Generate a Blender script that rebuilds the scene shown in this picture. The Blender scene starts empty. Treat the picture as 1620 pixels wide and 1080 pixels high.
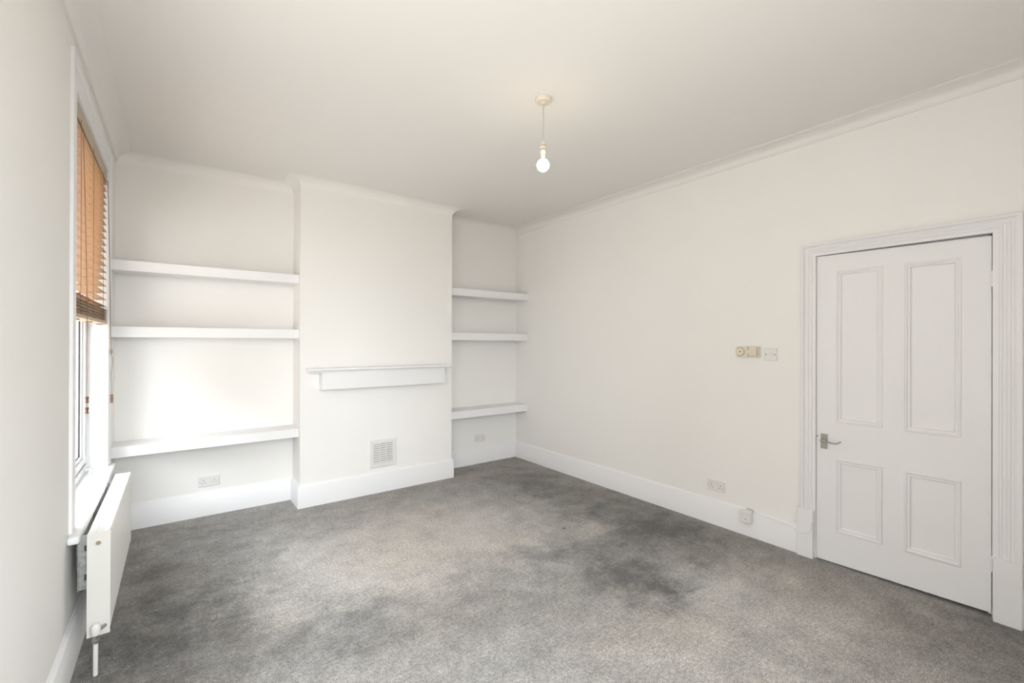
import bpy, bmesh, math
from mathutils import Vector, Matrix
PI = math.pi
S = bpy.context.scene
COL = S.collection

# ------------------------------------------------------------------ camera
cam_d = bpy.data.cameras.new('camera')
cam = bpy.data.objects.new('camera', cam_d)
COL.objects.link(cam)
cam_d.sensor_width = 36.0
cam_d.lens = 702.85 / 1620 * 36
cam_d.clip_start = 0.02
_fw = Vector((0.60171224, 0.79871153, 0.00150906))
_rt = Vector((0.79870578, -0.60171377, 0.00310291))
_up = Vector((-0.00338635, 0.00066176, 0.99999405))
M = Matrix(((_rt.x, _up.x, -_fw.x), (_rt.y, _up.y, -_fw.y), (_rt.z, _up.z, -_fw.z)))
cam.matrix_world = Matrix.Translation((0, 0, 1.45)) @ M.to_4x4()
S.camera = cam

# ------------------------------------------------------------------ light
SKY = 5.2
BULB = 12.0
S.view_settings.view_transform = 'Standard'
S.view_settings.look = 'None'
S.view_settings.gamma = 1.0
S.view_settings.use_curve_mapping = False
S.view_settings.exposure = 1.34
world = bpy.data.worlds.new('overcast_sky')
S.world = world
world.use_nodes = True
wn = world.node_tree.nodes; wl = world.node_tree.links
bg = wn['Background']
tc = wn.new('ShaderNodeTexCoord'); sx = wn.new('ShaderNodeSeparateXYZ')
wl.new(tc.outputs['Generated'], sx.inputs[0])
ramp = wn.new('ShaderNodeValToRGB')
ramp.color_ramp.elements[0].position = 0.47; ramp.color_ramp.elements[0].color = (0.35, 0.335, 0.31, 1)
ramp.color_ramp.elements[1].position = 0.53; ramp.color_ramp.elements[1].color = (0.905, 0.955, 1.0, 1)
mr = wn.new('ShaderNodeMapRange')
mr.inputs[1].default_value = -1; mr.inputs[2].default_value = 1
wl.new(sx.outputs['Z'], mr.inputs[0]); wl.new(mr.outputs[0], ramp.inputs[0])
wl.new(ramp.outputs[0], bg.inputs['Color'])
bg.inputs['Strength'].default_value = SKY

UY0, UY1 = -0.10, 1.66                            # added_window_3 opening, added unseen beside the camera to light the right wall
# unseen terrace, added across the street to shade the lower sky from the windows
# (built below with the other structure)
# room dimensions (metres)
XL, XR = -0.379, 3.446
YN, YB, YC = -0.40, 4.4926, 4.1973
CX0, CX1 = 0.8545, 2.3521
ZT = 2.8726
WY0, WY1, WZ0, WZ1 = 2.83, 4.05, 0.60, 2.60      # window_1 opening
VX0, VX1 = -0.20, 1.25                             # added_window_2 opening, added unseen in the near wall to light the back of the room

def portal(w, h, loc, rot):
    d = bpy.data.lights.new('window_portal', 'AREA'); d.shape = 'RECTANGLE'
    d.size = w; d.size_y = h
    d.cycles.is_portal = True
    o = bpy.data.objects.new('window_portal', d); COL.objects.link(o)
    o.location = loc; o.rotation_euler = rot
portal(WZ1 - WZ0, WY1 - WY0, (XL - 0.26, (WY0 + WY1) / 2, (WZ0 + WZ1) / 2), (0, -PI / 2, 0))
portal(WZ1 - WZ0, UY1 - UY0, (XL - 0.26, (UY0 + UY1) / 2, (WZ0 + WZ1) / 2), (0, -PI / 2, 0))
portal(VX1 - VX0, WZ1 - WZ0, ((VX0 + VX1) / 2, YN - 0.26, (WZ0 + WZ1) / 2), (PI / 2, 0, 0))

# ------------------------------------------------------------------ materials
def mat(name, col, rough=0.6, metal=0.0, spec=0.5, bump=None, var=None, emit=None):
    m = bpy.data.materials.new(name); m.use_nodes = True
    nt = m.node_tree; n = nt.nodes; l = nt.links
    b = n['Principled BSDF']
    b.inputs['Base Color'].default_value = (*col, 1)
    b.inputs['Roughness'].default_value = rough
    b.inputs['Metallic'].default_value = metal
    b.inputs['Specular IOR Level'].default_value = spec
    t = n.new('ShaderNodeTexCoord')
    if var:
        sc, amt = var
        nz = n.new('ShaderNodeTexNoise'); nz.inputs['Scale'].default_value = sc; nz.inputs['Detail'].default_value = 4
        l.new(t.outputs['Object'], nz.inputs['Vector'])
        r = n.new('ShaderNodeValToRGB')
        r.color_ramp.elements[0].position = 0.3; r.color_ramp.elements[1].position = 0.7
        r.color_ramp.elements[0].color = (*[c * (1 - amt) for c in col], 1)
        r.color_ramp.elements[1].color = (*[min(1, c * (1 + amt)) for c in col], 1)
        l.new(nz.outputs['Fac'], r.inputs[0]); l.new(r.outputs[0], b.inputs['Base Color'])
    if bump:
        sc, st, di = bump
        nz = n.new('ShaderNodeTexNoise'); nz.inputs['Scale'].default_value = sc; nz.inputs['Detail'].default_value = 3
        l.new(t.outputs['Object'], nz.inputs['Vector'])
        bp = n.new('ShaderNodeBump'); bp.inputs['Strength'].default_value = st; bp.inputs['Distance'].default_value = di
        l.new(nz.outputs['Fac'], bp.inputs['Height']); l.new(bp.outputs[0], b.inputs['Normal'])
    if emit:
        b.inputs['Emission Color'].default_value = (*emit[0], 1)
        b.inputs['Emission Strength'].default_value = emit[1]
    return m

M_WALL = mat('wall_paint', (0.89, 0.877, 0.850), 0.85, spec=0.25, bump=(9, 0.06, 0.02), var=(1.3, 0.006))
M_CEIL = mat('ceiling_paint', (0.86, 0.842, 0.812), 0.9, spec=0.2, bump=(6, 0.04, 0.02))
M_WOOD = mat('satin_woodwork_paint', (0.855, 0.855, 0.858), 0.42, spec=0.4, bump=(14, 0.03, 0.01))
M_DOOR = mat('door_paint', (0.845, 0.842, 0.845), 0.45, spec=0.4, bump=(18, 0.04, 0.01))
M_UPVC = mat('white_upvc', (0.79, 0.80, 0.80), 0.25, var=(4, 0.01))
M_PLAS = mat('white_plastic', (0.80, 0.79, 0.775), 0.35, var=(20, 0.01))
M_CREAM = mat('cream_plastic', (0.74, 0.685, 0.56), 0.4, var=(20, 0.02))
M_ROSE = mat('aged_white_plastic', (0.76, 0.70, 0.60), 0.4, var=(20, 0.015))
M_FLEX = mat('aged_white_flex', (0.50, 0.45, 0.38), 0.6, var=(60, 0.03))
M_HEADSHADE = mat('headrail_painted_shade', (0.07, 0.04, 0.022), 0.5, var=(30, 0.1))  # dark brown paints the shadow line below the valance
M_DARK = mat('dark_recess', (0.03, 0.028, 0.026), 0.7, var=(30, 0.1))
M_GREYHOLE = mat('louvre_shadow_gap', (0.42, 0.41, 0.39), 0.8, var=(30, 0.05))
M_RAD = mat('radiator_enamel', (0.76, 0.745, 0.70), 0.35, var=(6, 0.01))
M_STEEL = mat('galvanised_steel', (0.46, 0.47, 0.46), 0.45, metal=0.8, var=(60, 0.25), bump=(80, 0.2, 0.002))
M_NICK = mat('satin_nickel', (0.42, 0.405, 0.375), 0.34, metal=0.9, var=(90, 0.08))
M_BRASS = mat('dull_brass', (0.40, 0.32, 0.22), 0.5, metal=0.6, var=(60, 0.1))
M_RUB = mat('black_gasket', (0.012, 0.012, 0.013), 0.6, var=(50, 0.1))
M_CORD = mat('blind_cord', (0.19, 0.14, 0.09), 0.8, var=(200, 0.15))
M_TASS = mat('tassel_wood', (0.15, 0.065, 0.03), 0.45, var=(90, 0.2))
M_CABLE = mat('white_cable', (0.80, 0.795, 0.785), 0.45, var=(40, 0.01))
M_BULB = mat('frosted_bulb_glow', (0.9, 0.9, 0.88), 0.4, emit=((1.0, 0.82, 0.60), BULB), var=(10, 0.01))

def wood_mat(name, c0, c1, rough, trans=0.0):
    m = bpy.data.materials.new(name); m.use_nodes = True
    nt = m.node_tree; n = nt.nodes; l = nt.links; b = n['Principled BSDF']
    t = n.new('ShaderNodeTexCoord'); mp = n.new('ShaderNodeMapping')
    mp.inputs['Scale'].default_value = (60, 2.2, 60)
    l.new(t.outputs['Object'], mp.inputs['Vector'])
    nz = n.new('ShaderNodeTexNoise'); nz.inputs['Scale'].default_value = 2.0; nz.inputs['Detail'].default_value = 6
    l.new(mp.outputs[0], nz.inputs['Vector'])
    r = n.new('ShaderNodeValToRGB'); r.color_ramp.elements[0].position = 0.3; r.color_ramp.elements[1].position = 0.7
    r.color_ramp.elements[0].color = (*c0, 1); r.color_ramp.elements[1].color = (*c1, 1)
    l.new(nz.outputs['Fac'], r.inputs[0]); l.new(r.outputs[0], b.inputs['Base Color'])
    b.inputs['Roughness'].default_value = rough
    if trans:
        tr = n.new('ShaderNodeBsdfTranslucent'); l.new(r.outputs[0], tr.inputs['Color'])
        mx = n.new('ShaderNodeMixShader'); mx.inputs[0].default_value = trans
        l.new(b.outputs[0], mx.inputs[1]); l.new(tr.outputs[0], mx.inputs[2])
        l.new(mx.outputs[0], n['Material Output'].inputs['Surface'])
    return m
M_SLAT = wood_mat('honey_slat_wood', (0.36, 0.20, 0.095), (0.47, 0.285, 0.145), 0.42)
M_RAILW = wood_mat('pale_rail_wood', (0.50, 0.37, 0.24), (0.60, 0.46, 0.31), 0.5)
M_HEADW = wood_mat('headrail_wood', (0.46, 0.37, 0.26), (0.54, 0.44, 0.32), 0.5)

# thin window glass: mostly clear, a little mirror by angle
M_GLASS = bpy.data.materials.new('window_glass'); M_GLASS.use_nodes = True
_n = M_GLASS.node_tree.nodes; _l = M_GLASS.node_tree.links
_n.remove(_n['Principled BSDF'])
_tr = _n.new('ShaderNodeBsdfTransparent'); _gl = _n.new('ShaderNodeBsdfGlossy'); _gl.inputs['Roughness'].default_value = 0.0
_fr = _n.new('ShaderNodeFresnel'); _fr.inputs[0].default_value = 1.5
_mx = _n.new('ShaderNodeMixShader')
_l.new(_fr.outputs[0], _mx.inputs[0]); _l.new(_tr.outputs[0], _mx.inputs[1]); _l.new(_gl.outputs[0], _mx.inputs[2])
_l.new(_mx.outputs[0], _n['Material Output'].inputs['Surface'])

# carpet: grey cut pile, blotchy where the nap lies different ways
def carpet_material():
    m = bpy.data.materials.new('grey_cut_pile_carpet'); m.use_nodes = True
    nt = m.node_tree; n = nt.nodes; l = nt.links; b = n['Principled BSDF']
    geo = n.new('ShaderNodeTexCoord')
    def noise(scale, detail, rough=0.5, src=None):
        z = n.new('ShaderNodeTexNoise'); z.inputs['Scale'].default_value = scale
        z.inputs['Detail'].default_value = detail; z.inputs['Roughness'].default_value = rough
        l.new(src or geo.outputs['Object'], z.inputs['Vector']); return z
    def math_(op, a, c=None, clamp=False):
        k = n.new('ShaderNodeMath'); k.operation = op; k.use_clamp = clamp
        for i, v in enumerate((a, c)):
            if v is None: continue
            if isinstance(v, (int, float)): k.inputs[i].default_value = v
            else: l.new(v, k.inputs[i])
        return k.outputs[0]
    warp = noise(3.4, 9, 0.72)
    sub = n.new('ShaderNodeVectorMath'); sub.operation = 'SUBTRACT'; sub.inputs[1].default_value = (0.5, 0.5, 0.5)
    l.new(warp.outputs['Color'], sub.inputs[0])
    scl = n.new('ShaderNodeVectorMath'); scl.operation = 'SCALE'; scl.inputs['Scale'].default_value = 1.0
    l.new(sub.outputs[0], scl.inputs[0])
    add = n.new('ShaderNodeVectorMath'); add.operation = 'ADD'
    l.new(geo.outputs['Object'], add.inputs[0]); l.new(scl.outputs[0], add.inputs[1])
    # brushed patches of nap, plus painted shade by the radiator: x, y, radius x, radius y, turn (deg), strength
    patches = [(1.30, 3.05, 0.85, 0.55, 0, 0.49), (1.05, 2.75, 0.45, 0.38, 0, 0.29), (2.05, 2.85, 0.55, 0.35, 20, 0.35),
               (1.85, 3.45, 0.65, 0.35, 0, 0.23), (1.75, 2.45, 0.40, 0.30, 0, 0.23), (2.25, 1.05, 0.75, 0.45, 0, 0.29), (2.75, 1.15, 0.45, 0.40, 0, 0.17), (2.55, 1.42, 0.30, 0.20, 0, 0.23),
               (3.05, 2.60, 0.40, 1.20, 8, -0.43), (2.70, 1.98, 0.62, 0.36, 15, -0.41), (2.20, 1.72, 0.28, 0.24, 0, -0.49), (2.10, 2.25, 0.30, 0.10, -25, -0.32),
               (2.9, 3.7, 0.4, 0.35, 0, -0.20), (0.12, 3.3, 0.42, 0.85, 0, -0.41), (-0.1, 2.5, 0.40, 0.6, 0, -0.46), (0.35, 4.1, 0.45, 0.2, 0, -0.23),
               (0.62, 2.28, 0.34, 0.24, 0, -0.35), (1.3, 1.95, 0.55, 0.35, 0, -0.12), (3.2, 0.25, 0.3, 0.3, 0, -0.36), (0.45, 2.75, 0.25, 0.2, 0, 0.23),
               (2.55, 2.45, 0.24, 0.14, 0, 0.35), (0.55, 3.15, 0.30, 0.12, 30, 0.23), (2.62, 1.78, 0.25, 0.12, 30, 0.29)]
    total = None
    for x, y, rx, ry, a, s in patches:
        mp = n.new('ShaderNodeMapping'); mp.vector_type = 'TEXTURE'
        mp.inputs['Location'].default_value = (x, y, 0); mp.inputs['Rotation'].default_value = (0, 0, math.radians(a))
        mp.inputs['Scale'].default_value = (rx, ry, 1e6)
        l.new(add.outputs[0], mp.inputs['Vector'])
        ln = n.new('ShaderNodeVectorMath'); ln.operation = 'LENGTH'; l.new(mp.outputs[0], ln.inputs[0])
        k = n.new('ShaderNodeMapRange'); k.interpolation_type = 'SMOOTHSTEP'
        k.inputs[1].default_value = 1.5; k.inputs[2].default_value = 0.35; k.inputs[3].default_value = 0; k.inputs[4].default_value = s
        l.new(ln.outputs['Value'], k.inputs[0])
        total = k.outputs[0] if total is None else math_('ADD', total, k.outputs[0])
    med = noise(5.5, 5, 0.6)
    fine = noise(24, 4, 0.6)
    tuft = noise(210, 2, 0.8)
    v = math_('ADD', total, 0.5)
    v = math_('ADD', v, math_('MULTIPLY', math_('SUBTRACT', med.outputs['Fac'], 0.5), 1.35))
    v = math_('ADD', v, math_('MULTIPLY', math_('SUBTRACT', fine.outputs['Fac'], 0.5), 0.75))
    v = math_('ADD', math_('MULTIPLY', v, 0.60), 0.20)
    r = n.new('ShaderNodeValToRGB'); e = r.color_ramp.elements
    e[0].position = 0.0; e[0].color = (0.105, 0.102, 0.098, 1)
    e[1].position = 1.0; e[1].color = (0.50, 0.475, 0.442, 1)
    e2 = r.color_ramp.elements.new(0.5); e2.color = (0.295, 0.283, 0.268, 1)
    l.new(v, r.inputs[0])
    tm = n.new('ShaderNodeMapRange'); tm.inputs[1].default_value = 0.30; tm.inputs[2].default_value = 0.70
    tm.inputs[3].default_value = 0.25; tm.inputs[4].default_value = 1.85
    l.new(tuft.outputs['Fac'], tm.inputs[0])
    tuft2 = noise(62, 2, 0.7)
    tm2 = n.new('ShaderNodeMapRange'); tm2.inputs[1].default_value = 0.3; tm2.inputs[2].default_value = 0.7
    tm2.inputs[3].default_value = 0.72; tm2.inputs[4].default_value = 1.28
    l.new(tuft2.outputs['Fac'], tm2.inputs[0])
    grain = math_('MULTIPLY', tm.outputs[0], tm2.outputs[0])
    mul = n.new('ShaderNodeVectorMath'); mul.operation = 'SCALE'
    l.new(r.outputs[0], mul.inputs[0]); l.new(grain, mul.inputs['Scale'])
    # warmer tint in broad drifts
    tint = noise(1.1, 3)
    tr = n.new('ShaderNodeValToRGB'); tr.color_ramp.elements[0].position = 0.38; tr.color_ramp.elements[1].position = 0.66
    tr.color_ramp.elements[0].color = (0.995, 1.0, 1.0, 1); tr.color_ramp.elements[1].color = (1.02, 0.985, 0.94, 1)
    l.new(tint.outputs['Fac'], tr.inputs[0])
    mm = n.new('ShaderNodeVectorMath'); mm.operation = 'MULTIPLY'
    l.new(mul.outputs[0], mm.inputs[0]); l.new(tr.outputs[0], mm.inputs[1])
    l.new(mm.outputs[0], b.inputs['Base Color'])
    b.inputs['Roughness'].default_value = 0.95; b.inputs['Specular IOR Level'].default_value = 0.1
    b.inputs['Sheen Weight'].default_value = 0.15; b.inputs['Sheen Roughness'].default_value = 0.6
    bp = n.new('ShaderNodeBump'); bp.inputs['Strength'].default_value = 0.7; bp.inputs['Distance'].default_value = 0.006
    l.new(tuft.outputs['Fac'], bp.inputs['Height']); l.new(bp.outputs[0], b.inputs['Normal'])
    return m
M_CARPET = carpet_material()

# ------------------------------------------------------------------ helpers
def obj(name, bm, m, parent=None, smooth=False, mats=None):
    me = bpy.data.meshes.new(name)
    bmesh.ops.recalc_face_normals(bm, faces=bm.faces)
    bm.to_mesh(me); bm.free()
    for k in (mats or [m]): me.materials.append(k)
    if smooth:
        for p in me.polygons: p.use_smooth = True
        try: me.set_sharp_from_angle(angle=math.radians(40))
        except Exception: pass
    o = bpy.data.objects.new(name, me); COL.objects.link(o)
    if parent:
        o.parent = parent
        o.matrix_parent_inverse = parent_inv(parent)
    return o
def parent_inv(p):
    # roots are Empties placed by location only; a mesh already stands in world coordinates
    return Matrix.Translation(-p.location) if p.type == 'EMPTY' else Matrix.Identity(4)
def tag(o, label=None, cat=None, group=None, kind=None):
    if label: o['label'] = label
    if cat: o['category'] = cat
    if group: o['group'] = group
    if kind: o['kind'] = kind
    return o
def empty(name, loc, label, cat, group=None, kind=None):
    o = bpy.data.objects.new(name, None); o.location = loc; o.empty_display_size = 0.05
    COL.objects.link(o); return tag(o, label, cat, group, kind)
def box(bm, x0, x1, y0, y1, z0, z1, bev=0.0, seg=2):
    c = [(x, y, z) for x in (x0, x1) for y in (y0, y1) for z in (z0, z1)]
    v = [bm.verts.new(p) for p in c]
    fs = [bm.faces.new([v[i] for i in f]) for f in ((0, 1, 3, 2), (4, 6, 7, 5), (0, 4, 5, 1), (2, 3, 7, 6), (0, 2, 6, 4), (1, 5, 7, 3))]
    if bev:
        es = list({e for f in fs for e in f.edges})
        bmesh.ops.bevel(bm, geom=es, offset=bev, segments=seg, profile=0.5, affect='EDGES')
    return v
def B(*boxes, bev=0.0):
    bm = bmesh.new()
    for b in boxes: box(bm, *b, bev=bev)
    return bm
def tube(bm, pts, r, seg=10, cap=True):
    pts = [Vector(p) for p in pts]; rings = []
    n0 = None
    for i, p in enumerate(pts):
        d = (pts[min(i + 1, len(pts) - 1)] - pts[max(i - 1, 0)]).normalized()
        if n0 is None:
            n0 = d.cross(Vector((0, 0, 1)) if abs(d.z) < 0.9 else Vector((1, 0, 0))).normalized()
        n0 = (n0 - d * n0.dot(d)).normalized(); b0 = d.cross(n0)
        rr = r[i] if isinstance(r, (list, tuple)) else r
        rings.append([bm.verts.new(p + (n0 * math.cos(a) + b0 * math.sin(a)) * rr) for a in [2 * PI * k / seg for k in range(seg)]])
    for a, b in zip(rings, rings[1:]):
        for k in range(seg): bm.faces.new((a[k], a[(k + 1) % seg], b[(k + 1) % seg], b[k]))
    if cap: bm.faces.new(rings[0]); bm.faces.new(rings[-1])
def lathe(bm, prof, centre, axis='z', seg=24):
    """prof: (radius, height along axis); closed at both ends when radius is 0"""
    c = Vector(centre); rings = []
    def put(r, h, a):
        u, w = r * math.cos(a), r * math.sin(a)
        return c + {'z': Vector((u, w, h)), 'x': Vector((h, u, w)), 'y': Vector((u, h, w))}[axis]
    for r, h in prof:
        rings.append([bm.verts.new(put(0, h, 0))] if r < 1e-7 else [bm.verts.new(put(r, h, 2 * PI * k / seg)) for k in range(seg)])
    for a, b in zip(rings, rings[1:]):
        for k in range(seg):
            k2 = (k + 1) % seg
            if len(a) == 1 and len(b) == 1: continue
            if len(a) == 1: bm.faces.new((a[0], b[k], b[k2]))
            elif len(b) == 1: bm.faces.new((a[k], a[k2], b[0]))
            else: bm.faces.new((a[k], a[k2], b[k2], b[k]))
    for q in (rings[0], rings[-1]):
        if len(q) > 1: bm.faces.new(q)
def mitred(path, closed=True):
    """for each path point: function offset -> xy, stepping to the left of travel"""
    P = [Vector(p) for p in path]; n = len(P); out = []
    for i in range(n):
        a = P[(i - 1) % n]; b = P[i]; c = P[(i + 1) % n]
        d1 = (b - a).normalized(); d2 = (c - b).normalized()
        if not closed and i == 0: d1 = d2
        if not closed and i == n - 1: d2 = d1
        n1 = Vector((-d1.y, d1.x)); n2 = Vector((-d2.y, d2.x))
        m = (n1 + n2); m = m / max(1e-6, m.dot(n1))
        out.append((b, m))
    return out
def sweep(bm, stations, prof, closed_prof=True):
    """stations: list of (xy, mitre); prof: (offset, z)"""
    rings = [[bm.verts.new((b.x + m.x * o, b.y + m.y * o, z)) for o, z in prof] for b, m in stations]
    k = len(prof)
    for a, b in zip(rings, rings[1:]):
        for i in range(k if closed_prof else k - 1):
            bm.faces.new((a[i], a[(i + 1) % k], b[(i + 1) % k], b[i]))
    return rings

# ------------------------------------------------------------------ room shell
T = 0.25
tag(obj('floor', B((XL - T, XR + T, YN - T, YB + T, -0.12, 0.0)), M_CARPET), 'grey cut-pile carpet with lighter and darker brushed patches and painted shade by the radiator, covering the whole floor', 'carpet', kind='structure')
tag(obj('ceiling', B((XL - T, XR + T, YN - T, YB + T, ZT, ZT + 0.12)), M_CEIL), 'plain white painted ceiling', 'ceiling', kind='structure')
lw = bmesh.new()
ys = [YN - T, UY0, UY1, WY0, WY1, YB + T]
for i in range(5):
    if i in (1, 3):
        box(lw, XL - T, XL, ys[i], ys[i + 1], 0, WZ0); box(lw, XL - T, XL, ys[i], ys[i + 1], WZ1, ZT)
    else: box(lw, XL - T, XL, ys[i], ys[i + 1], 0, ZT)
tag(obj('wall_left', lw, M_WALL), 'white painted wall with the tall window and radiator', 'wall', kind='structure')
DY0, DY1, DZ = 0.347, 1.160, 2.036
tag(obj('wall_right', B((XR, XR + T, YN - T, DY0 - 0.03, 0, ZT), (XR, XR + T, DY1 + 0.03, YB + T, 0, ZT), (XR, XR + T, DY0 - 0.03, DY1 + 0.03, DZ + 0.03, ZT),
                        (XR + 0.09, XR + T, DY0 - 0.03, DY1 + 0.03, 0, DZ + 0.03)), M_WALL), 'long white painted wall with the panelled door', 'wall', kind='structure')
tag(obj('wall_back', B((XL, XR, YB, YB + T, 0, ZT)), M_WALL), 'white painted wall at the back of both shelved alcoves', 'wall', kind='structure')
tag(obj('wall_near', B((XL, VX0, YN - T, YN, 0, ZT), (VX1, XR, YN - T, YN, 0, ZT), (VX0, VX1, YN - T, YN, 0, WZ0), (VX0, VX1, YN - T, YN, WZ1, ZT)), M_WALL), 'white painted wall behind the camera', 'wall', kind='structure')
tag(obj('wall_chimney', B((CX0, CX1, YC, YB + 0.02, 0, ZT)), M_WALL), 'white chimney breast projecting between the two alcoves', 'chimney breast', kind='structure')

PATH = [(XL, YN), (XR, YN), (XR, YB), (CX1, YB), (CX1, YC), (CX0, YC), (CX0, YB), (XL, YB)]
st = mitred(PATH)
zb = 2.806; pr = [(0.0, zb), (0.007, zb), (0.007, zb + 0.006)]
for i in range(0, 9):
    a = i / 8 * PI / 2
    pr.append((0.012 + 0.088 * (1 - math.cos(a)), zb + 0.006 + 0.053 * math.sin(a)))
pr += [(0.100, ZT - 0.004), (0.108, ZT - 0.004), (0.108, ZT), (0.0, ZT)]
cb = bmesh.new(); rg = sweep(cb, [st[7], st[0], st[1], st[2]], pr); cb.faces.new(rg[0]); cb.faces.new(rg[-1])
tag(obj('trim_1', cb, M_CEIL, smooth=True), 'white moulded cornice along the top of the window and door walls', 'cornice', kind='structure')
ps = [(0.0, ZT - 0.080)]
for i in range(0, 49):
    a = i / 48 * PI / 2
    ps.append((0.0003 + 0.1067 * (1 - math.cos(a)), ZT - 0.076 + 0.0755 * math.sin(a)))
ps += [(0.107, ZT + 0.001), (0.0, ZT + 0.001)]
cb = bmesh.new(); rg = sweep(cb, [st[2], st[3], st[4], st[5], st[6], st[7]], ps); cb.faces.new(rg[0]); cb.faces.new(rg[-1])
tag(obj('trim_3', cb, M_WALL), 'smooth white plaster cove above the alcoves and chimney breast', 'cornice', kind='structure')

# skirting boards, one object for each run of wall
SK = [(0.0, 0.0), (0.02, 0.0), (0.02, 0.172), (0.0175, 0.176), (0.0175, 0.183), (0.013, 0.190), (0.007, 0.195), (0.005, 0.2), (0.0, 0.2)]
def skirting(name, sts, label):
    bm = bmesh.new(); r = sweep(bm, sts, SK)
    bm.faces.new(r[0]); bm.faces.new(r[-1])
    tag(obj(name, bm, M_WOOD, smooth=True), label, 'skirting board', kind='structure')
def cut(x, y, nx, ny): return (Vector((x, y)), Vector((nx, ny)))
PLI = 1.262
skirting('baseboard_right', [cut(XR, PLI, -1, 0), st[2]], 'tall white skirting board along the door wall')
skirting('baseboard_alcove', [st[2], st[3]], 'short white skirting board at the back of the right alcove')
skirting('baseboard_chimney', [st[3], st[4], st[5], st[6]], 'white skirting board wrapping the chimney breast')
skirting('baseboard_back', [st[6], st[7]], 'white skirting board at the back of the left alcove')
skirting('baseboard_left', [st[7], st[0]], 'white skirting board under the window and radiator')
skirting('baseboard_near', [st[0], st[1], cut(XR, 0.239, -1, 0)], 'white skirting board behind the camera')

# unseen houses, added to cut the low light entering the left windows
M_STREET = mat('stock_brick', (0.39, 0.355, 0.32), 0.9, var=(3, 0.08), bump=(12, 0.2, 0.02))
tag(obj('added_terrace', B((XL - 15, XL - 10, -14, 26, -4.2, 8.2)), M_STREET), 'unseen row of brown brick houses added across the street to shade the windows', 'added building', kind='structure')

# ------------------------------------------------------------------ door
dr = empty('door_1', (XR, 0.75, 0), 'white four-panel door with a satin lever handle', 'door', kind='structure')
XF = XR + 0.004                       # front face of the leaf
LY0, LY1 = 0.3515, 1.1585
PAN = [(0.806, 1.048, 0.930, 1.926), (0.464, 0.704, 0.930, 1.926), (0.808, 1.048, 0.215, 0.695), (0.464, 0.705, 0.217, 0.695)]
leaf = bmesh.new()
ycuts = [LY0, 0.464, 0.7045, 0.807, 1.048, LY1]; zc = [0, 0.216, 0.695, 0.930, 1.926, 2.03]
for i in range(5):
    for j in range(5):
        if i in (1, 3) and j in (1, 3): continue
        v = box(leaf, XF, XF + 0.040, ycuts[i], ycuts[i + 1], zc[j], zc[j + 1])
for v in leaf.verts:
    t = (LY1 - v.co.y) / (LY1 - LY0)
    if v.co.z < 1e-5: v.co.z = 0.006 + 0.018 * t
    if v.co.z > 2.0299: v.co.z = 2.0325 - 0.010 * t
bmesh.ops.remove_doubles(leaf, verts=leaf.verts, dist=1e-5)
seen = {}
for f in list(leaf.faces):            # drop the walls between neighbouring boxes
    k = tuple(sorted(v.index for v in f.verts)) if False else tuple(sorted((round(v.co.x, 4), round(v.co.y, 4), round(v.co.z, 4)) for v in f.verts))
    seen.setdefault(k, []).append(f)
bmesh.ops.delete(leaf, geom=[f for q in seen.values() if len(q) > 1 for f in q], context='FACES')
obj('door_leaf', leaf, M_DOOR, dr)
MO = [(0.0, -0.0005), (0.004, -0.005), (0.010, -0.005), (0.013, 0.001), (0.020, 0.003), (0.025, 0.001), (0.028, 0.010), (0.034, 0.012), (0.034, 0.016), (0.0, 0.016)]
for (y0, y1, z0, z1) in PAN:
    obj('door_panel', B((XF + 0.012, XF + 0.028, y0, y1, z0, z1)), M_DOOR, dr)
    bm = bmesh.new(); rings = []
    for sy, sz, yy, zz in ((1, 1, y0, z0), (-1, 1, y1, z0), (-1, -1, y1, z1), (1, -1, y0, z1)):
        rings.append([bm.verts.new((XF + d, yy + sy * o, zz + sz * o)) for o, d in MO])
    rings.append(rings[0]); k = len(MO)
    for a, b in zip(rings, rings[1:]):
        for i in range(k): bm.faces.new((a[i], a[(i + 1) % k], b[(i + 1) % k], b[i]))
    obj('panel_moulding', bm, M_DOOR, dr)
# lever handle
hp = obj('door_handle', B((XF - 0.006, XF - 0.0002, 1.094, 1.133, 0.748, 0.846), bev=0.0015), M_NICK, dr); tag(hp, 'satin metal lever handle on a rectangular plate')
bm = bmesh.new(); lathe(bm, [(0.0, 0), (0.011, 0), (0.011, -0.012), (0.007, -0.016), (0.007, -0.046), (0.0, -0.046)], (XF - 0.006, 1.116, 0.806), 'x', 16)
tube(bm, [(XF - 0.046, 1.122, 0.806), (XF - 0.049, 1.100, 0.807), (XF - 0.050, 1.075, 0.803), (XF - 0.050, 1.050, 0.799), (XF - 0.050, 1.030, 0.800), (XF - 0.046, 1.014, 0.811), (XF - 0.042, 1.008, 0.816)],
     [0.007, 0.0065, 0.0055, 0.005, 0.005, 0.005, 0.004], 10)
obj('lever', bm, M_NICK, hp, smooth=True)
for zz in (0.840, 0.754):
    for yy in (1.128, 1.099):
        bm = bmesh.new(); lathe(bm, [(0, 0), (0.0028, 0), (0.0028, -0.001), (0, -0.0016)], (XF - 0.0062, yy, zz), 'x', 10); obj('screw', bm, M_BRASS, hp)
bm = bmesh.new(); lathe(bm, [(0, 0), (0.0025, 0), (0.0025, -0.0008), (0, -0.0008)], (XF, 1.151, 0.825), 'x', 10)
for v in bm.verts: v.co.z = 0.825 + (v.co.z - 0.825) * 2.4
obj('latch_mark', bm, M_DARK, dr)
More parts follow.
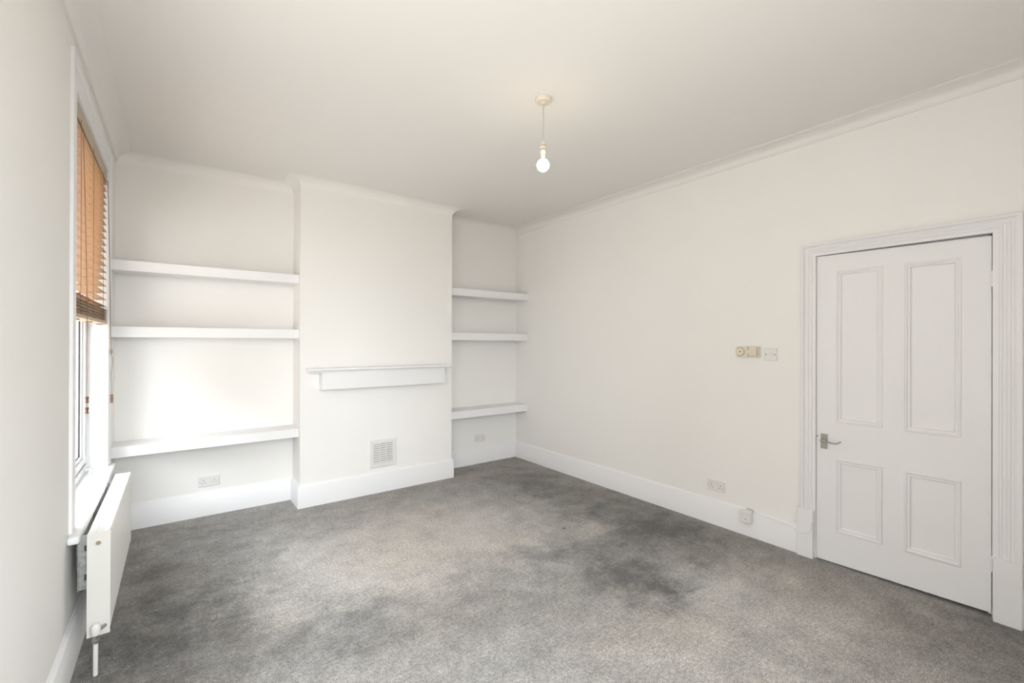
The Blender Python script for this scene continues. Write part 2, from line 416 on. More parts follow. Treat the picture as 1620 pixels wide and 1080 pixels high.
for z0 in (1.752, 0.244):
    bm = bmesh.new()
    for k in range(3):
        a = z0 + k * 0.028; lathe(bm, [(0, a), (0.0058, a), (0.0062, a + 0.002), (0.0062, a + 0.025), (0.0058, a + 0.027), (0, a + 0.027)], (XF - 0.004, 0.3495, 0), 'z', 12)
    box(bm, XF - 0.0015, XF + 0.002, 0.350, 0.362, z0, z0 + 0.083)
    obj('hinge', bm, M_DOOR, dr, smooth=True)

# jamb lining, architrave and plinth blocks
tr2 = empty('trim_2', (XR, 0.75, 0), 'deep moulded white architrave with plinth blocks round the door', 'door frame', kind='structure')
obj('jamb', B((XR - 0.001, XR + 0.09, DY0 - 0.03, DY0, 0, DZ + 0.03), (XR - 0.001, XR + 0.09, DY1, DY1 + 0.03, 0, DZ + 0.03), (XR - 0.001, XR + 0.09, DY0, DY1, DZ, DZ + 0.03),
                (XR + 0.046, XR + 0.09, DY0, DY0 + 0.02, 0, DZ), (XR + 0.046, XR + 0.09, DY1 - 0.02, DY1, 0, DZ), (XR + 0.046, XR + 0.09, DY0, DY1, DZ - 0.02, DZ)), M_DOOR, tr2)
AP = [(0, 0), (0, .011), (.02, .012), (.10, .013), (.22, .014), (.25, .019), (.32, .020), (.36, .016), (.44, .017), (.52, .024), (.60, .025), (.64, .021), (.70, .022), (.76, .027), (.80, .027), (.81, .036), (.97, .036), (1.0, .034), (1.0, 0)]
WL, WT, WR = 0.080, 0.082, 0.108
ab = bmesh.new(); rings = []
for f in (lambda t: (DY1 + t * WL, 0.32), lambda t: (DY1 + t * WL, DZ + t * WT), lambda t: (DY0 - t * WR, DZ + t * WT), lambda t: (DY0 - t * WR, 0.32)):
    rings.append([ab.verts.new((XR - h, *f(t))) for t, h in AP])
for a, b in zip(rings, rings[1:]):
    for i in range(len(AP)): ab.faces.new((a[i], a[(i + 1) % len(AP)], b[(i + 1) % len(AP)], b[i]))
ab.faces.new(rings[0]); ab.faces.new(rings[-1])
obj('architrave', ab, M_DOOR, tr2)
obj('plinth_block', B((XR - 0.040, XR, 1.166, PLI, 0, 0.325), bev=0.003), M_DOOR, tr2)
obj('plinth_block', B((XR - 0.040, XR, 0.239, 0.341, 0, 0.330), bev=0.003), M_DOOR, tr2)

# ------------------------------------------------------------------ windows in the left wall
def window(name, y0, y1, z0, z1, label, full=True):
    w = empty(name, (XL, (y0 + y1) / 2, z0), label, 'window', kind='structure')
    fx0, fx1 = XL - 0.150, XL - 0.091              # frame depth
    f = 0.045
    def ring(bm, xa, xb, a, b, c, d, t, bev=0.0):
        box(bm, xa, xb, a, a + t, c, d, bev); box(bm, xa, xb, b - t, b, c, d, bev)
        box(bm, xa, xb, a + t, b - t, c, c + t, bev); box(bm, xa, xb, a + t, b - t, d - t, d, bev)
    bm = bmesh.new(); ring(bm, fx0, fx1, y0, y1, z0, z1, f, 0.003)
    obj('window_frame', bm, M_UPVC, w)
    a, b, c, d = y0 + f, y1 - f, z0 + f, z1 - f
    bm = bmesh.new(); ring(bm, fx0 + 0.012, fx1 - 0.016, a, b, c, d, 0.008); obj('gasket', bm, M_RUB, w)
    sa = (a + 0.008, b - 0.008, c + 0.008, d - 0.008)
    bm = bmesh.new(); ring(bm, fx0 + 0.01, fx1 - 0.006, *sa, 0.030, 0.003)
    ring(bm, fx0 + 0.014, fx1 - 0.020, sa[0] + 0.03, sa[1] - 0.03, sa[2] + 0.03, sa[3] - 0.03, 0.022, 0.003)
    obj('sash', bm, M_UPVC, w)
    g = 0.052
    bm = bmesh.new(); ring(bm, fx0 + 0.022, fx1 - 0.028, sa[0] + g, sa[1] - g, sa[2] + g, sa[3] - g, 0.004); obj('glazing_seal', bm, M_RUB, w)
    bm = bmesh.new(); gx = fx0 + 0.028
    q = [bm.verts.new((gx, yy, zz)) for yy, zz in ((sa[0] + g, sa[2] + g), (sa[1] - g, sa[2] + g), (sa[1] - g, sa[3] - g), (sa[0] + g, sa[3] - g))]
    bm.faces.new(q); obj('glass_pane', bm, M_GLASS, w)
    if not full: return w
    bm = B((fx1, fx1 + 0.010, b - 0.10, b - 0.07, z0 + 0.012, z0 + 0.034), bev=0.002)
    tube(bm, [(fx1 + 0.010, b - 0.085, z0 + 0.023), (fx1 + 0.028, b - 0.085, z0 + 0.023), (fx1 + 0.032, b - 0.10, z0 + 0.022), (fx1 + 0.032, b - 0.18, z0 + 0.020)], 0.006, 8)
    obj('window_handle', bm, M_UPVC, w, smooth=True)
    # painted reveal lining, casing on the wall, board sill
    obj('reveal_lining', B((fx1, XL + 0.002, y0 - 0.001, y0 + 0.006, z0, z1), (fx1, XL + 0.002, y1 - 0.006, y1 + 0.001, z0, z1), (fx1, XL + 0.002, y0, y1, z1 - 0.006, z1 + 0.001)), M_WOOD, w)
    bm = bmesh.new(); cw = 0.10; rings = []
    CP = [(0, 0), (0, .007), (.06, .009), (.12, .007), (.70, .008), (.74, .013), (.95, .013), (1, .011), (1, 0)]
    for ff in (lambda t: (y0 - t * cw, z0 - 0.01), lambda t: (y0 - t * cw, z1 + t * 0.15), lambda t: (y1 + t * 0.085, z1 + t * 0.15), lambda t: (y1 + t * 0.085, z0 - 0.01)):
        rings.append([bm.verts.new((XL + h, *ff(t))) for t, h in CP])
    for p, q in zip(rings, rings[1:]):
        for i in range(len(CP)): bm.faces.new((p[i], p[(i + 1) % len(CP)], q[(i + 1) % len(CP)], q[i]))
    bm.faces.new(rings[0]); bm.faces.new(rings[-1])
    obj('casing', bm, M_WOOD, w)
    bm = B((fx1, XL + 0.0, y0, y1, z0 - 0.036, z0 - 0.001)); box(bm, fx1, XL + 0.028, y0, y1, z0 - 0.030, z0 + 0.0006); box(bm, XL - 0.0, XL + 0.042, y0 - 0.155, y1 + 0.10, z0 - 0.036, z0, 0.011, 3)
    obj('window_sill', bm, M_WOOD, w, smooth=True)
    return w
window('window_1', WY0, WY1, WZ0, WZ1, 'tall white framed window behind the wooden blind')
w2 = window('added_window_2', VX0, VX1, WZ0, WZ1, 'white framed window behind the camera, added unseen for fill daylight', full=False)
w2.location = ((VX0 + VX1) / 2, YN, WZ0); w2.rotation_euler = (0, 0, PI / 2)

window('added_window_3', UY0, UY1, WZ0, WZ1, 'wide white window beside the camera, added unseen for fill daylight', full=False)

# ------------------------------------------------------------------ wooden venetian blind
bl = empty('wooden_blind', (XL - 0.03, (WY0 + WY1) / 2, WZ1), 'honey wood slatted blind, half raised in the tall window', 'blind')
BY0, BY1 = WY0 + 0.012, WY1 - 0.016
BXF, BXB = XL - 0.003, XL - 0.055
obj('headrail', B((BXB, BXF - 0.006, BY0, BY1, WZ1 - 0.095, WZ1 - 0.008), bev=0.002), M_HEADSHADE, bl)
obj('valance', B((BXF - 0.006, BXF, BY0 - 0.004, BY1 + 0.004, WZ1 - 0.083, WZ1 - 0.010), bev=0.002), M_HEADW, bl)
tilt = math.radians(5)
bm = bmesh.new(); half = 0.025; nx = 6; top = []; bot = []
for i in range(nx + 1):
    u = -1 + 2 * i / nx; x = u * half; z = 0.0022 * (1 - u * u)
    for lst, dz in ((top, 0.0026), (bot, 0.0)):
        lst.append([bm.verts.new((x, yy, z + dz)) for yy in (BY0, BY1)])
for lst in (top, bot):
    for a, b in zip(lst, lst[1:]): bm.faces.new((a[0], a[1], b[1], b[0]))
for i in (0, nx): bm.faces.new((top[i][0], top[i][1], bot[i][1], bot[i][0]))
for e in (0, 1): bm.faces.new([t[e] for t in top] + [t[e] for t in reversed(bot)])
slat_xc = (BXF + BXB) / 2 + 0.001
slat0 = obj('slat', bm, M_SLAT, bl)
slat_base = Matrix.Translation((0, 0, 0))
zs = []; z = WZ1 - 0.105
while z > 1.67: zs.append((z, tilt)); z -= 0.0455
stack_top = 1.655
for k in range(13): zs.append((1.587 + k * 0.0056, 0.0))
for i, (zz, a) in enumerate(zs):
    o = slat0 if i == 0 else slat0.copy()
    if i: COL.objects.link(o)
    jit = math.radians(1.2) * math.sin(i * 12.9898)
    sh = 0.003 * math.sin(i * 4.1) if a == 0 else 0.0
    o.parent = bl
    o.matrix_parent_inverse = Matrix.Identity(4)
    o.location = (slat_xc + sh - bl.location.x, -bl.location.y, zz - bl.location.z)
    o.rotation_euler = (0, -(a + (jit if a else 0)), 0)
# rail hangs a little askew, its room edge tipped up
bm = bmesh.new(); box(bm, -0.027, 0.027, BY0, BY1, -0.010, 0.010, 0.003)
bmesh.ops.rotate(bm, verts=bm.verts, cent=(0, 0, 0), matrix=Matrix.Rotation(math.radians(-7), 3, 'Y'))
bmesh.ops.translate(bm, verts=bm.verts, vec=(slat_xc + 0.002, 0, 1.570))
obj('bottom_rail', bm, M_RAILW, bl)
for yy in (3.03, 3.44, 3.86):
    bm = bmesh.new()
    for xx in (BXF + 0.001, BXB - 0.002): tube(bm, [(xx, yy, WZ1 - 0.06), (xx, yy, 1.575)], 0.0011, 6)
    for zz, a in zs:
        if a: tube(bm, [(BXB, yy, zz - 0.0052), (BXF, yy, zz + 0.0035)], 0.0007, 5)
    obj('ladder_cord', bm, M_CORD, bl)
    obj('cord_plug', B((slat_xc - 0.006, slat_xc + 0.022, yy - 0.006, yy + 0.006, 1.554, 1.5585)), M_TASS, bl)
def tassel(c, parent):
    bm = bmesh.new()
    lathe(bm, [(0, 0.031), (0.0065, 0.031), (0.0075, 0.027), (0.0072, 0.021), (0.0052, 0.015), (0.006, 0.008), (0.0078, 0.003), (0.007, 0), (0, 0)], c, 'z', 14)
    obj('tassel', bm, M_TASS, parent, smooth=True)
XC = XL + 0.012
bm = bmesh.new(); tube(bm, [(XL - 0.004, 3.10, WZ1 - 0.08), (XL + 0.006, 3.105, 2.0), (XC, 3.11, 1.6), (XC, 3.11, 1.10)], 0.0015, 6)
c1 = obj('pull_cord', bm, M_CORD, bl)
tassel((XC, 3.11, 1.135), c1); tassel((XC, 3.11, 1.080), c1)
bm = bmesh.new(); YE = 4.03
tube(bm, [(XL + 0.004, YE - 0.03, WZ1 - 0.08), (XC + 0.002, YE - 0.01, 2.0), (XC + 0.006, YE, 1.56), (XC + 0.008, YE + 0.01, 1.385)], 0.0022, 6)
lathe(bm, [(0, 0.016), (0.006, 0.012), (0.0075, 0), (0.006, -0.012), (0, -0.016)], (XC + 0.008, YE + 0.012, 1.378), 'z', 10)
tube(bm, [(XC + 0.008, YE + 0.012, 1.37), (XC + 0.012, YE + 0.045, 1.33), (XC + 0.013, YE + 0.05, 1.29), (XC + 0.009, YE + 0.02, 1.24), (XC + 0.008, YE + 0.02, 1.19), (XC + 0.011, YE + 0.035, 1.14), (XC + 0.011, YE + 0.03, 1.09)], 0.0012, 6)
c2 = obj('pull_cord', bm, M_CORD, bl)
tassel((XC + 0.011, YE + 0.03, 1.055), c2); tassel((XC + 0.011, YE + 0.03, 1.030), c2)

# ------------------------------------------------------------------ radiator
ra = empty('radiator', (-0.27, 3.2, 0.17), 'cream white panel radiator on the wall under the window', 'radiator')
RX0, RX1, RY0, RY1, RZ0, RZ1 = -0.309, -0.233, 2.645, 3.745, 0.172, 0.608
# front panel with shallow vertical flutes
bm = bmesh.new(); N = 33; prof = []
p = (RY1 - RY0 - 0.04) / N; y = RY0 + 0.02
prof += [(RX1 - 0.012, RY0 + 0.002), (RX1, RY0 + 0.006)]
for k in range(N):
    prof += [(RX1, y + p * 0.30), (RX1 - 0.0035, y + p * 0.42), (RX1 - 0.0035, y + p * 0.58), (RX1, y + p * 0.70)]; y += p
prof += [(RX1, RY1 - 0.006), (RX1 - 0.012, RY1 - 0.002)]
rr = []
for zz, ins in ((RZ0, 0.012), (RZ0 + 0.014, 0.0), (RZ0 + 0.03, 0.0)): rr.append([bm.verts.new((min(x, RX1) - ins, yy, zz)) for x, yy in prof])
for zz, ins in ((RZ1 - 0.03, 0.0), (RZ1 - 0.014, 0.0), (RZ1 - 0.002, 0.012)): rr.append([bm.verts.new((min(x, RX1) - ins, yy, zz)) for x, yy in prof])
for a, b in zip(rr, rr[1:]):
    for i in range(len(prof) - 1): bm.faces.new((a[i], a[i + 1], b[i + 1], b[i]))
obj('front_panel', bm, M_RAD, ra)
obj('rear_panel', B((RX0, RX0 + 0.012, RY0 + 0.003, RY1 - 0.003, RZ0 + 0.004, RZ1 - 0.006), bev=0.003), M_RAD, ra)
for a, b in ((RY0, RY0 + 0.0025), (RY1 - 0.0025, RY1)):
    bm = B((RX0 - 0.001, RX1 - 0.001, a, b, RZ0 - 0.012, RZ1 + 0.002)); obj('side_panel', bm, M_RAD, ra)
# convector fins seen through the top grille
bm = bmesh.new()
for k in range(34):
    yy = RY0 + 0.03 + k * (RY1 - RY0 - 0.06) / 33
    box(bm, RX0 + 0.012, RX1 - 0.012, yy - 0.0006, yy + 0.0006, RZ0 + 0.04, RZ1 - 0.03)
tag(obj('convector_fins', bm, M_RAD, ra), kind='stuff')
bm = bmesh.new(); y0, y1 = RY0 + 0.003, RY1 - 0.003
zt0, zt1 = RZ1 - 0.003, RZ1
box(bm, RX0, RX0 + 0.016, y0, y1, zt0, zt1); box(bm, RX1 - 0.018, RX1 - 0.004, y0, y1, zt0, zt1)
obj('top_grille', bm, M_RAD, ra)
n = 90
bm = bmesh.new()
for k in range(n):
    yy = y0 + (k + 0.5) * (y1 - y0) / n
    box(bm, RX0 + 0.016, RX1 - 0.018, yy - 0.004, yy + 0.0042, zt0 + 0.0004, zt1 - 0.0004)
for xx in (-0.29, -0.272, -0.254): box(bm, xx - 0.003, xx + 0.003, y0, y1, zt0, zt1 - 0.0002)
tag(obj('grille_bars', bm, M_RAD, ra), kind='stuff')
bm = bmesh.new(); lathe(bm, [(0, 0), (0.015, 0), (0.015, -0.003), (0.010, -0.004), (0.010, -0.0015), (0, -0.0015)], (-0.273, RY0, 0.566), 'y', 20)
pl = obj('blanking_plug', bm, M_RAD, ra, smooth=True)
bm = bmesh.new(); lathe(bm, [(0, -0.0016), (0.0088, -0.0016), (0.0088, -0.003), (0, -0.003)], (-0.273, RY0, 0.566), 'y', 16)
obj('plug_face', bm, M_BRASS, pl)
# valve and pipe tail
bm = bmesh.new(); lathe(bm, [(0, 0.222), (0.010, 0.222), (0.015, 0.216), (0.0165, 0.205), (0.0165, 0.186), (0.013, 0.176), (0.0, 0.176)], (-0.278, RY0 - 0.022, 0), 'z', 18)
obj('valve_cap', bm, M_PLAS, ra, smooth=True)
bm = bmesh.new(); lathe(bm, [(0, 0.176), (0.010, 0.176), (0.010, 0.158), (0.013, 0.156), (0.013, 0.143), (0.009, 0.140), (0, 0.140)], (-0.278, RY0 - 0.022, 0), 'z', 12)
tube(bm, [(-0.272, RY0 - 0.022, 0.192), (-0.258, RY0 - 0.008, 0.196), (-0.250, RY0 + 0.002, 0.198)], 0.008, 10)
obj('valve_body', bm, M_NICK, ra, smooth=True)
bm = bmesh.new(); tube(bm, [(-0.278, RY0 - 0.022, 0.142), (-0.2785, RY0 - 0.021, 0.07), (-0.279, RY0 - 0.020, 0.001)], 0.0085, 14)
obj('pipe', bm, M_PLAS, ra, smooth=True)
# slotted steel wall bracket standing between wall and radiator
BYk = RY0 + 0.075
for yb_, first in ((BYk, True), (RY1 - 0.10, False)):
    bm = bmesh.new()
    z0, z1 = 0.345, 0.585; xa, xb = -0.347, RX0 - 0.001
    slots = [(0.385, 0.410), (0.515, 0.540)]; sa, sb = xa + 0.020, xa + 0.028
    zc_ = [z0, slots[0][0], slots[0][1], slots[1][0], slots[1][1], z1]
    for i in range(5):
        if i in (1, 3):
            box(bm, xa, sa, yb_, yb_ + 0.0025, zc_[i], zc_[i + 1]); box(bm, sb, xb, yb_, yb_ + 0.0025, zc_[i], zc_[i + 1])
        else: box(bm, xa, xb, yb_, yb_ + 0.0025, zc_[i], zc_[i + 1])
    box(bm, xa, xa + 0.003, yb_ - 0.012, yb_ + 0.0025, z0, z1)
    k = 1 if first else -1
    box(bm, xa, xa + 0.003, *sorted((yb_, yb_ + k * 0.21)), z0 + 0.03, z1 - 0.03)
    box(bm, XL + 0.001, xa + 0.001, *sorted((yb_ + k * 0.18, yb_ + k * 0.21)), z0 + 0.03, z1 - 0.03)
    box(bm, xb - 0.003, xb, yb_, yb_ + 0.03, z0, z1 + 0.004)
    br = obj('bracket', bm, M_STEEL, ra); tag(br, 'slotted galvanised steel wall bracket')
    for zz in (0.36, 0.455, 0.565):
        bm = bmesh.new(); lathe(bm, [(0, -0.0005), (0.004, -0.0005), (0.004, -0.003), (0, -0.004)], (xa + 0.010, yb_, zz), 'y', 10)
        obj('bolt', bm, M_STEEL, br)

# ------------------------------------------------------------------ shelves
def shelf(x0, x1, ya, yb, z0, z1, label, group, cap=None):
    bm = bmesh.new(); box(bm, x0, x1, ya, yb, z0, z1, 0.0025)
    o = obj('floating_shelf', bm, M_WOOD); tag(o, label, 'shelf', group)
    if cap:
        bm = bmesh.new(); lathe(bm, [(0, 0.0002), (0.022, 0.0002), (0.022, 0.0018), (0.015, 0.0024), (0.015, 0.0012), (0, 0.0012)], (cap[0], cap[1], z1), 'z', 20)
        obj('cable_grommet', bm, M_PLAS, o, smooth=True)
DP = 0.243
for (z0, z1, lab, cap) in ((1.960, 2.036, 'thick white floating shelf, topmost in the left alcove beside the window', None), (1.477, 1.555, 'thick white floating shelf, middle one in the left alcove beside the window', None),
                      (0.610, 0.686, 'thick white floating shelf, lowest in the left alcove above the socket', (0.235, YB - 0.10))):
    shelf(XL + 0.0005, CX0 - 0.0005, YB - DP, YB - 0.0005, z0, z1, lab, 'shelves in the left alcove', cap)
for (z0, z1, lab, cap) in ((1.961, 2.042, 'white floating shelf, topmost in the narrow right alcove', None), (1.469, 1.552, 'white floating shelf, middle one in the narrow right alcove', None),
                      (0.605, 0.690, 'white floating shelf, lowest in the narrow right alcove above the small socket', (2.95, YB - 0.09))):
    shelf(CX1 + 0.0005, XR - 0.0005, YB - DP, YB - 0.0005, z0, z1, lab, 'shelves in the right alcove', cap)

# mantel shelf on the chimney breast
ma = empty('mantel_shelf', (1.6, YC, 1.02), 'white mantel shelf with a deep boxed beam on the chimney breast', 'mantel shelf')
bm = bmesh.new(); box(bm, 1.009, 2.209, YC - 0.115, YC - 0.0005, 1.028, 1.186, 0.002); obj('beam', bm, M_WOOD, ma)
bm = bmesh.new()
TP = [(0.0, 1.186), (0.0, 1.190), (0.010, 1.194), (0.016, 1.1985), (0.020, 1.200), (0.020, 1.215), (0.017, 1.217)]
rings = []
for o, zz in TP:
    x0, x1, ya = 0.918 - o, 2.268 + o, YC - 0.135 - o
    rings.append([bm.verts.new(q) for q in ((x0, YC - 0.0005, zz), (x0, ya, zz), (x1, ya, zz), (x1, YC - 0.0005, zz))])
for a, b in zip(rings, rings[1:]):
    for i in range(4): bm.faces.new((a[i], a[(i + 1) % 4], b[(i + 1) % 4], b[i]))
bm.faces.new(rings[0]); bm.faces.new(rings[-1])
obj('top_board', bm, M_WOOD, ma)

# ------------------------------------------------------------------ air vent
vg = empty('air_vent', (1.596, YC, 0.243), 'square white louvred air vent low on the chimney breast', 'vent')
vx0, vx1, vz0, vz1 = 1.466, 1.726, 0.244, 0.503; py = YC - 0.0005
bm = bmesh.new(); w = 0.036
rings = []
for o, d in ((0, 0), (0.0, 0.010), (0.004, 0.015), (w - 0.004, 0.015), (w, 0.012), (w, 0.003)):
    rings.append([bm.verts.new((xx, py - d, zz)) for xx, zz in ((vx0 + o, vz0 + o), (vx1 - o, vz0 + o), (vx1 - o, vz1 - o), (vx0 + o, vz1 - o))])
for a, b in zip(rings, rings[1:]):
    for i in range(4): bm.faces.new((a[i], a[(i + 1) % 4], b[(i + 1) % 4], b[i]))
obj('vent_frame', bm, M_PLAS, vg)
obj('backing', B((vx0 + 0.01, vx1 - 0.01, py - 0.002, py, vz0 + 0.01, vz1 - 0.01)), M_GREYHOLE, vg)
nl = 9; hh = (vz1 - vz0 - 2 * w) / nl
bm = bmesh.new()
pts = [(-0.013, 0.0), (-0.0145, 0.003), (-0.006, hh * 0.62), (-0.003, hh * 0.66), (-0.003, hh * 0.30)]
e0 = [bm.verts.new((vx0 + w, py + yy, zz)) for yy, zz in pts]; e1 = [bm.verts.new((vx1 - w, py + yy, zz)) for yy, zz in pts]
for i in range(5): bm.faces.new((e0[i], e0[(i + 1) % 5], e1[(i + 1) % 5], e1[i]))
bm.faces.new(e0); bm.faces.new(e1)
l0 = obj('louvre', bm, M_PLAS, vg)
for k in range(nl):
    o = l0 if k == 0 else l0.copy()
    if k: COL.objects.link(o)
    o.parent = vg; o.matrix_parent_inverse = Matrix.Translation(-vg.location)
    o.location = (0, 0, vz0 + w + k * hh + 0.002)
for t in (1 / 3, 2 / 3):
    xx = vx0 + w + t * (vx1 - vx0 - 2 * w)
    obj('mullion', B((xx - 0.004, xx + 0.004, py - 0.0155, py - 0.002, vz0 + w, vz1 - w)), M_PLAS, vg)

# ------------------------------------------------------------------ sockets and switches
# each is built about the origin facing -Y (x across, z up) and turned to its wall
def place(root, loc, rz):
    root.location = loc; root.rotation_euler = (0, 0, rz)
def local(name, bm, m, parent, smooth=False):
    o = obj(name, bm, m, None, smooth); o.parent = parent; return o
def faceplate(w, h, d, bev=0.004):
    bm = bmesh.new(); box(bm, -w / 2, w / 2, -d, 0, -h / 2, h / 2)
    fr = [e for e in bm.edges if all(abs(v.co.y + d) < 1e-6 for v in e.verts) or abs((e.verts[0].co - e.verts[1].co).y) > 1e-6]
    bmesh.ops.bevel(bm, geom=fr, offset=bev, segments=3, profile=0.5, affect='EDGES'); return bm
def disc(x, z, y, r, d, seg=14):
    bm = bmesh.new(); lathe(bm, [(0, y), (r, y), (r, y - d * 0.7), (r * 0.8, y - d), (0, y - d)], (x, 0, z), 'y', seg); return bm
def socket(loc, rz, label):
    r = empty('double_socket', (0, 0, 0), label, 'socket', 'double wall sockets'); D = 0.009
    local('faceplate', faceplate(0.147, 0.087, D), M_PLAS, r)
    for s in (-1, 1):
        c = s * 0.037
        local('rocker_switch', B((s * 0.011 - 0.007, s * 0.011 + 0.007, -D - 0.0025, -D, 0.010, 0.031), bev=0.0015), M_PLAS, r)
        hl = [(c - 0.0022, c + 0.0022, 0.001, 0.0095), (c - 0.0145, c - 0.0075, -0.0165, -0.012), (c + 0.0075, c + 0.0145, -0.0165, -0.012)]
        for a, b, z0, z1 in hl: local('pin_hole', B((a, b, -D - 0.0004, -D + 0.001, z0, z1)), M_DARK, r)
        local('screw', disc(s * 0.0635, 0, -D + 0.0005, 0.0032, 0.0012), M_BRASS, r)
    place(r, loc, rz)
socket((0.216, YB - 0.0003, 0.285), 0, 'white double socket on the wall below the lowest left alcove shelf')
socket((2.909, YB - 0.0003, 0.300), 0, 'white double socket on the back wall of the right alcove')
socket((XR - 0.0003, 1.852, 0.309), -PI / 2, 'white double socket above the skirting of the long right wall')

# cream heating timer with a round dial
r = empty('heating_timer', (0, 0, 0), 'small cream timer box with a round dial, left of the white switch', 'timer')
local('case', faceplate(0.168, 0.080, 0.022, 0.003), M_CREAM, r)
local('dial', disc(-0.053, 0.000, -0.022, 0.030, 0.009, 28), M_CREAM, r)
bm = bmesh.new()
for a in range(28):
    t0, t1 = 2 * PI * a / 28, 2 * PI * (a + 1) / 28
    q = [bm.verts.new((-0.053 + rr * math.cos(t), y, rr * math.sin(t))) for rr, t, y in ((0.0305, t0, -0.024), (0.0335, t0, -0.024), (0.0335, t1, -0.024), (0.0305, t1, -0.024))]
    bm.faces.new(q)
local('dial_ring', bm, M_BRASS, r)
local('dial_centre', disc(-0.050, 0, -0.0308, 0.005, 0.002), M_DARK, r)
for zz in (0.027, -0.027): local('knob', disc(0.001, zz, -0.022, 0.011, 0.016, 18), M_CREAM, r)
bm = bmesh.new(); box(bm, 0.016, 0.072, -0.040, -0.021, -0.034, 0.037, 0.003); local('cover', bm, M_CREAM, r)
local('slot', B((0.026, 0.058, -0.0406, -0.039, -0.031, -0.0275)), M_BRASS, r)
local('rib', B((0.074, 0.081, -0.030, -0.021, -0.034, 0.037), bev=0.001), M_CREAM, r)
place(r, (XR - 0.0003, 1.603, 1.383), -PI / 2)
# fused spur switch
r = empty('spur_switch', (0, 0, 0), 'square white wall switch with two dark screws, beside the cream timer', 'switch')
local('faceplate', faceplate(0.087, 0.087, 0.012), M_PLAS, r)
bm = bmesh.new(); box(bm, -0.004, 0.014, -0.0165, -0.012, -0.016, 0.010, 0.002); local('rocker_switch', bm, M_PLAS, r)
local('fuse_holder', B((-0.024, -0.009, -0.0135, -0.012, -0.014, 0.010), bev=0.0006), M_PLAS, r)
for s in (-1, 1): local('screw', disc(s * 0.031, -0.002, -0.0118, 0.0038, 0.0012), M_DARK, r)
place(r, (XR - 0.0003, 1.445, 1.368), -PI / 2)
# telephone point on the skirting
r = empty('telephone_point', (0, 0, 0), 'small white telephone box fixed to the skirting near the door', 'telephone socket')
local('case', faceplate(0.078, 0.084, 0.044, 0.003), M_PLAS, r)
local('cover_line', B((-0.037, 0.037, -0.0445, -0.0435, 0.016, 0.0172)), M_GREYHOLE, r)
local('screw', disc(-0.024, -0.012, -0.0437, 0.0030, 0.0010), M_BRASS, r)
bm = B((-0.004, 0.012, -0.0446, -0.0435, -0.018, -0.013)); local('port', bm, M_GREYHOLE, r)
place(r, (XR - 0.0205, 1.598, 0.154), -PI / 2)
# its lead, clipped along the skirting and round the plinth block
bm = bmesh.new()
xs = XR - 0.0225; xp = XR - 0.0425
pts = [(XR - 0.030, 1.556, 0.192), (xs, 1.535, 0.193), (xs, 1.50, 0.188), (xs, 1.45, 0.184), (xs, 1.40, 0.182), (xs, 1.34, 0.176), (xs, 1.295, 0.168), (xs - 0.004, 1.276, 0.164), (xp, 1.262, 0.161), (xp, 1.235, 0.158), (xp, 1.21, 0.160),
       (xp, 1.186, 0.176), (xp, 1.176, 0.190), (xp, 1.172, 0.225), (xp + 0.002, 1.1655, 0.250), (xp + 0.022, 1.1635, 0.270), (XR - 0.016, 1.1635, 0.318)]
tube(bm, pts, 0.0022, 8)
tag(obj('telephone_cable', bm, M_CABLE, smooth=True), 'thin white cable running along the skirting to the door plinth', 'cable')
# thin dark line along the skirting top behind the telephone box
bm = bmesh.new(); tube(bm, [(XR - 0.010, 1.612, 0.2025), (XR - 0.013, 1.59, 0.203), (XR - 0.016, 1.57, 0.203), (XR - 0.020, 1.556, 0.198), (XR - 0.0225, 1.552, 0.188)], 0.0016, 6)
tag(obj('dark_strip', bm, M_RUB, smooth=True), 'short thin dark line on the skirting top behind the telephone box', 'cable')

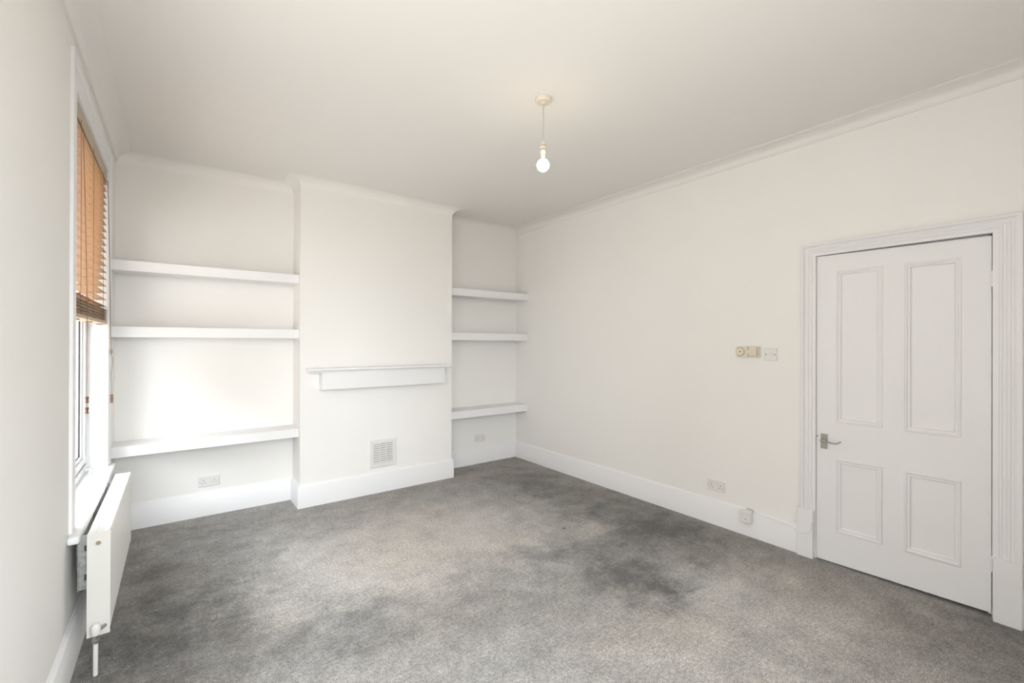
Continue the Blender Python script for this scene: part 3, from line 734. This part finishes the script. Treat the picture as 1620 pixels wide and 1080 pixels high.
# ------------------------------------------------------------------ pendant lamp
PX, PY = 1.700, 1.960
pe = empty('pendant_lamp', (PX, PY, ZT), 'bare glowing bulb on a white cord from the ceiling', 'pendant lamp')
bm = bmesh.new(); lathe(bm, [(0, ZT - 0.0003), (0.043, ZT - 0.0003), (0.0445, ZT - 0.004), (0.0435, ZT - 0.020), (0.039, ZT - 0.025), (0.012, ZT - 0.028), (0.007, ZT - 0.034), (0, ZT - 0.034)], (PX, PY, 0), 'z', 40)
obj('ceiling_rose', bm, M_ROSE, pe, smooth=True)
bm = bmesh.new(); tube(bm, [(PX, PY, ZT - 0.033), (PX + 0.001, PY, 2.75), (PX - 0.001, PY, 2.61)], 0.0028, 10); obj('cord', bm, M_FLEX, pe, smooth=True)
bm = bmesh.new(); lathe(bm, [(0, 2.622), (0.006, 2.622), (0.010, 2.612), (0.0145, 2.603), (0.0150, 2.596), (0.0150, 2.592), (0.0165, 2.592), (0.0165, 2.572), (0.0150, 2.572), (0.0150, 2.550), (0.0120, 2.545), (0.0, 2.545)], (PX - 0.001, PY, 0), 'z', 24)
lh = obj('lampholder', bm, M_ROSE, pe, smooth=True)
for zz in (2.594, 2.5705):
    bm = bmesh.new(); lathe(bm, [(0.0145, zz + 0.002), (0.0168, zz + 0.002), (0.0168, zz - 0.002), (0.0145, zz - 0.002)], (PX - 0.001, PY, 0), 'z', 24); obj('collar_ring', bm, M_BRASS, lh)
bm = bmesh.new(); lathe(bm, [(0, 2.546), (0.0115, 2.546), (0.0115, 2.520), (0.014, 2.512), (0, 2.512)], (PX - 0.001, PY, 0), 'z', 20); obj('bulb_cap', bm, M_ROSE, pe, smooth=True)
bm = bmesh.new(); R = 0.036; pf = [(0.013, 2.514)]
for k in range(3, 19):
    a = PI * k / 18; pf.append((R * math.sin(a), 2.481 + R * math.cos(a)))
lathe(bm, pf, (PX - 0.001, PY, 0), 'z', 28)
obj('bulb', bm, M_BULB, pe, smooth=True)

# a dark scrap lying on the carpet
bm = bmesh.new(); lathe(bm, [(0, 0), (0.006, 0.0005), (0.007, 0.003), (0.004, 0.006), (0, 0.0065)], (0, 0, 0), 'z', 8)
for v in bm.verts: v.co = Vector((v.co.x * 1.3 + 0.3 * v.co.y, v.co.y * 0.7, v.co.z))
cr = obj('crumb', bm, M_DARK); cr.location = (2.408, 2.519, 0.0005); tag(cr, 'tiny dark scrap lying on the grey carpet', 'crumb')
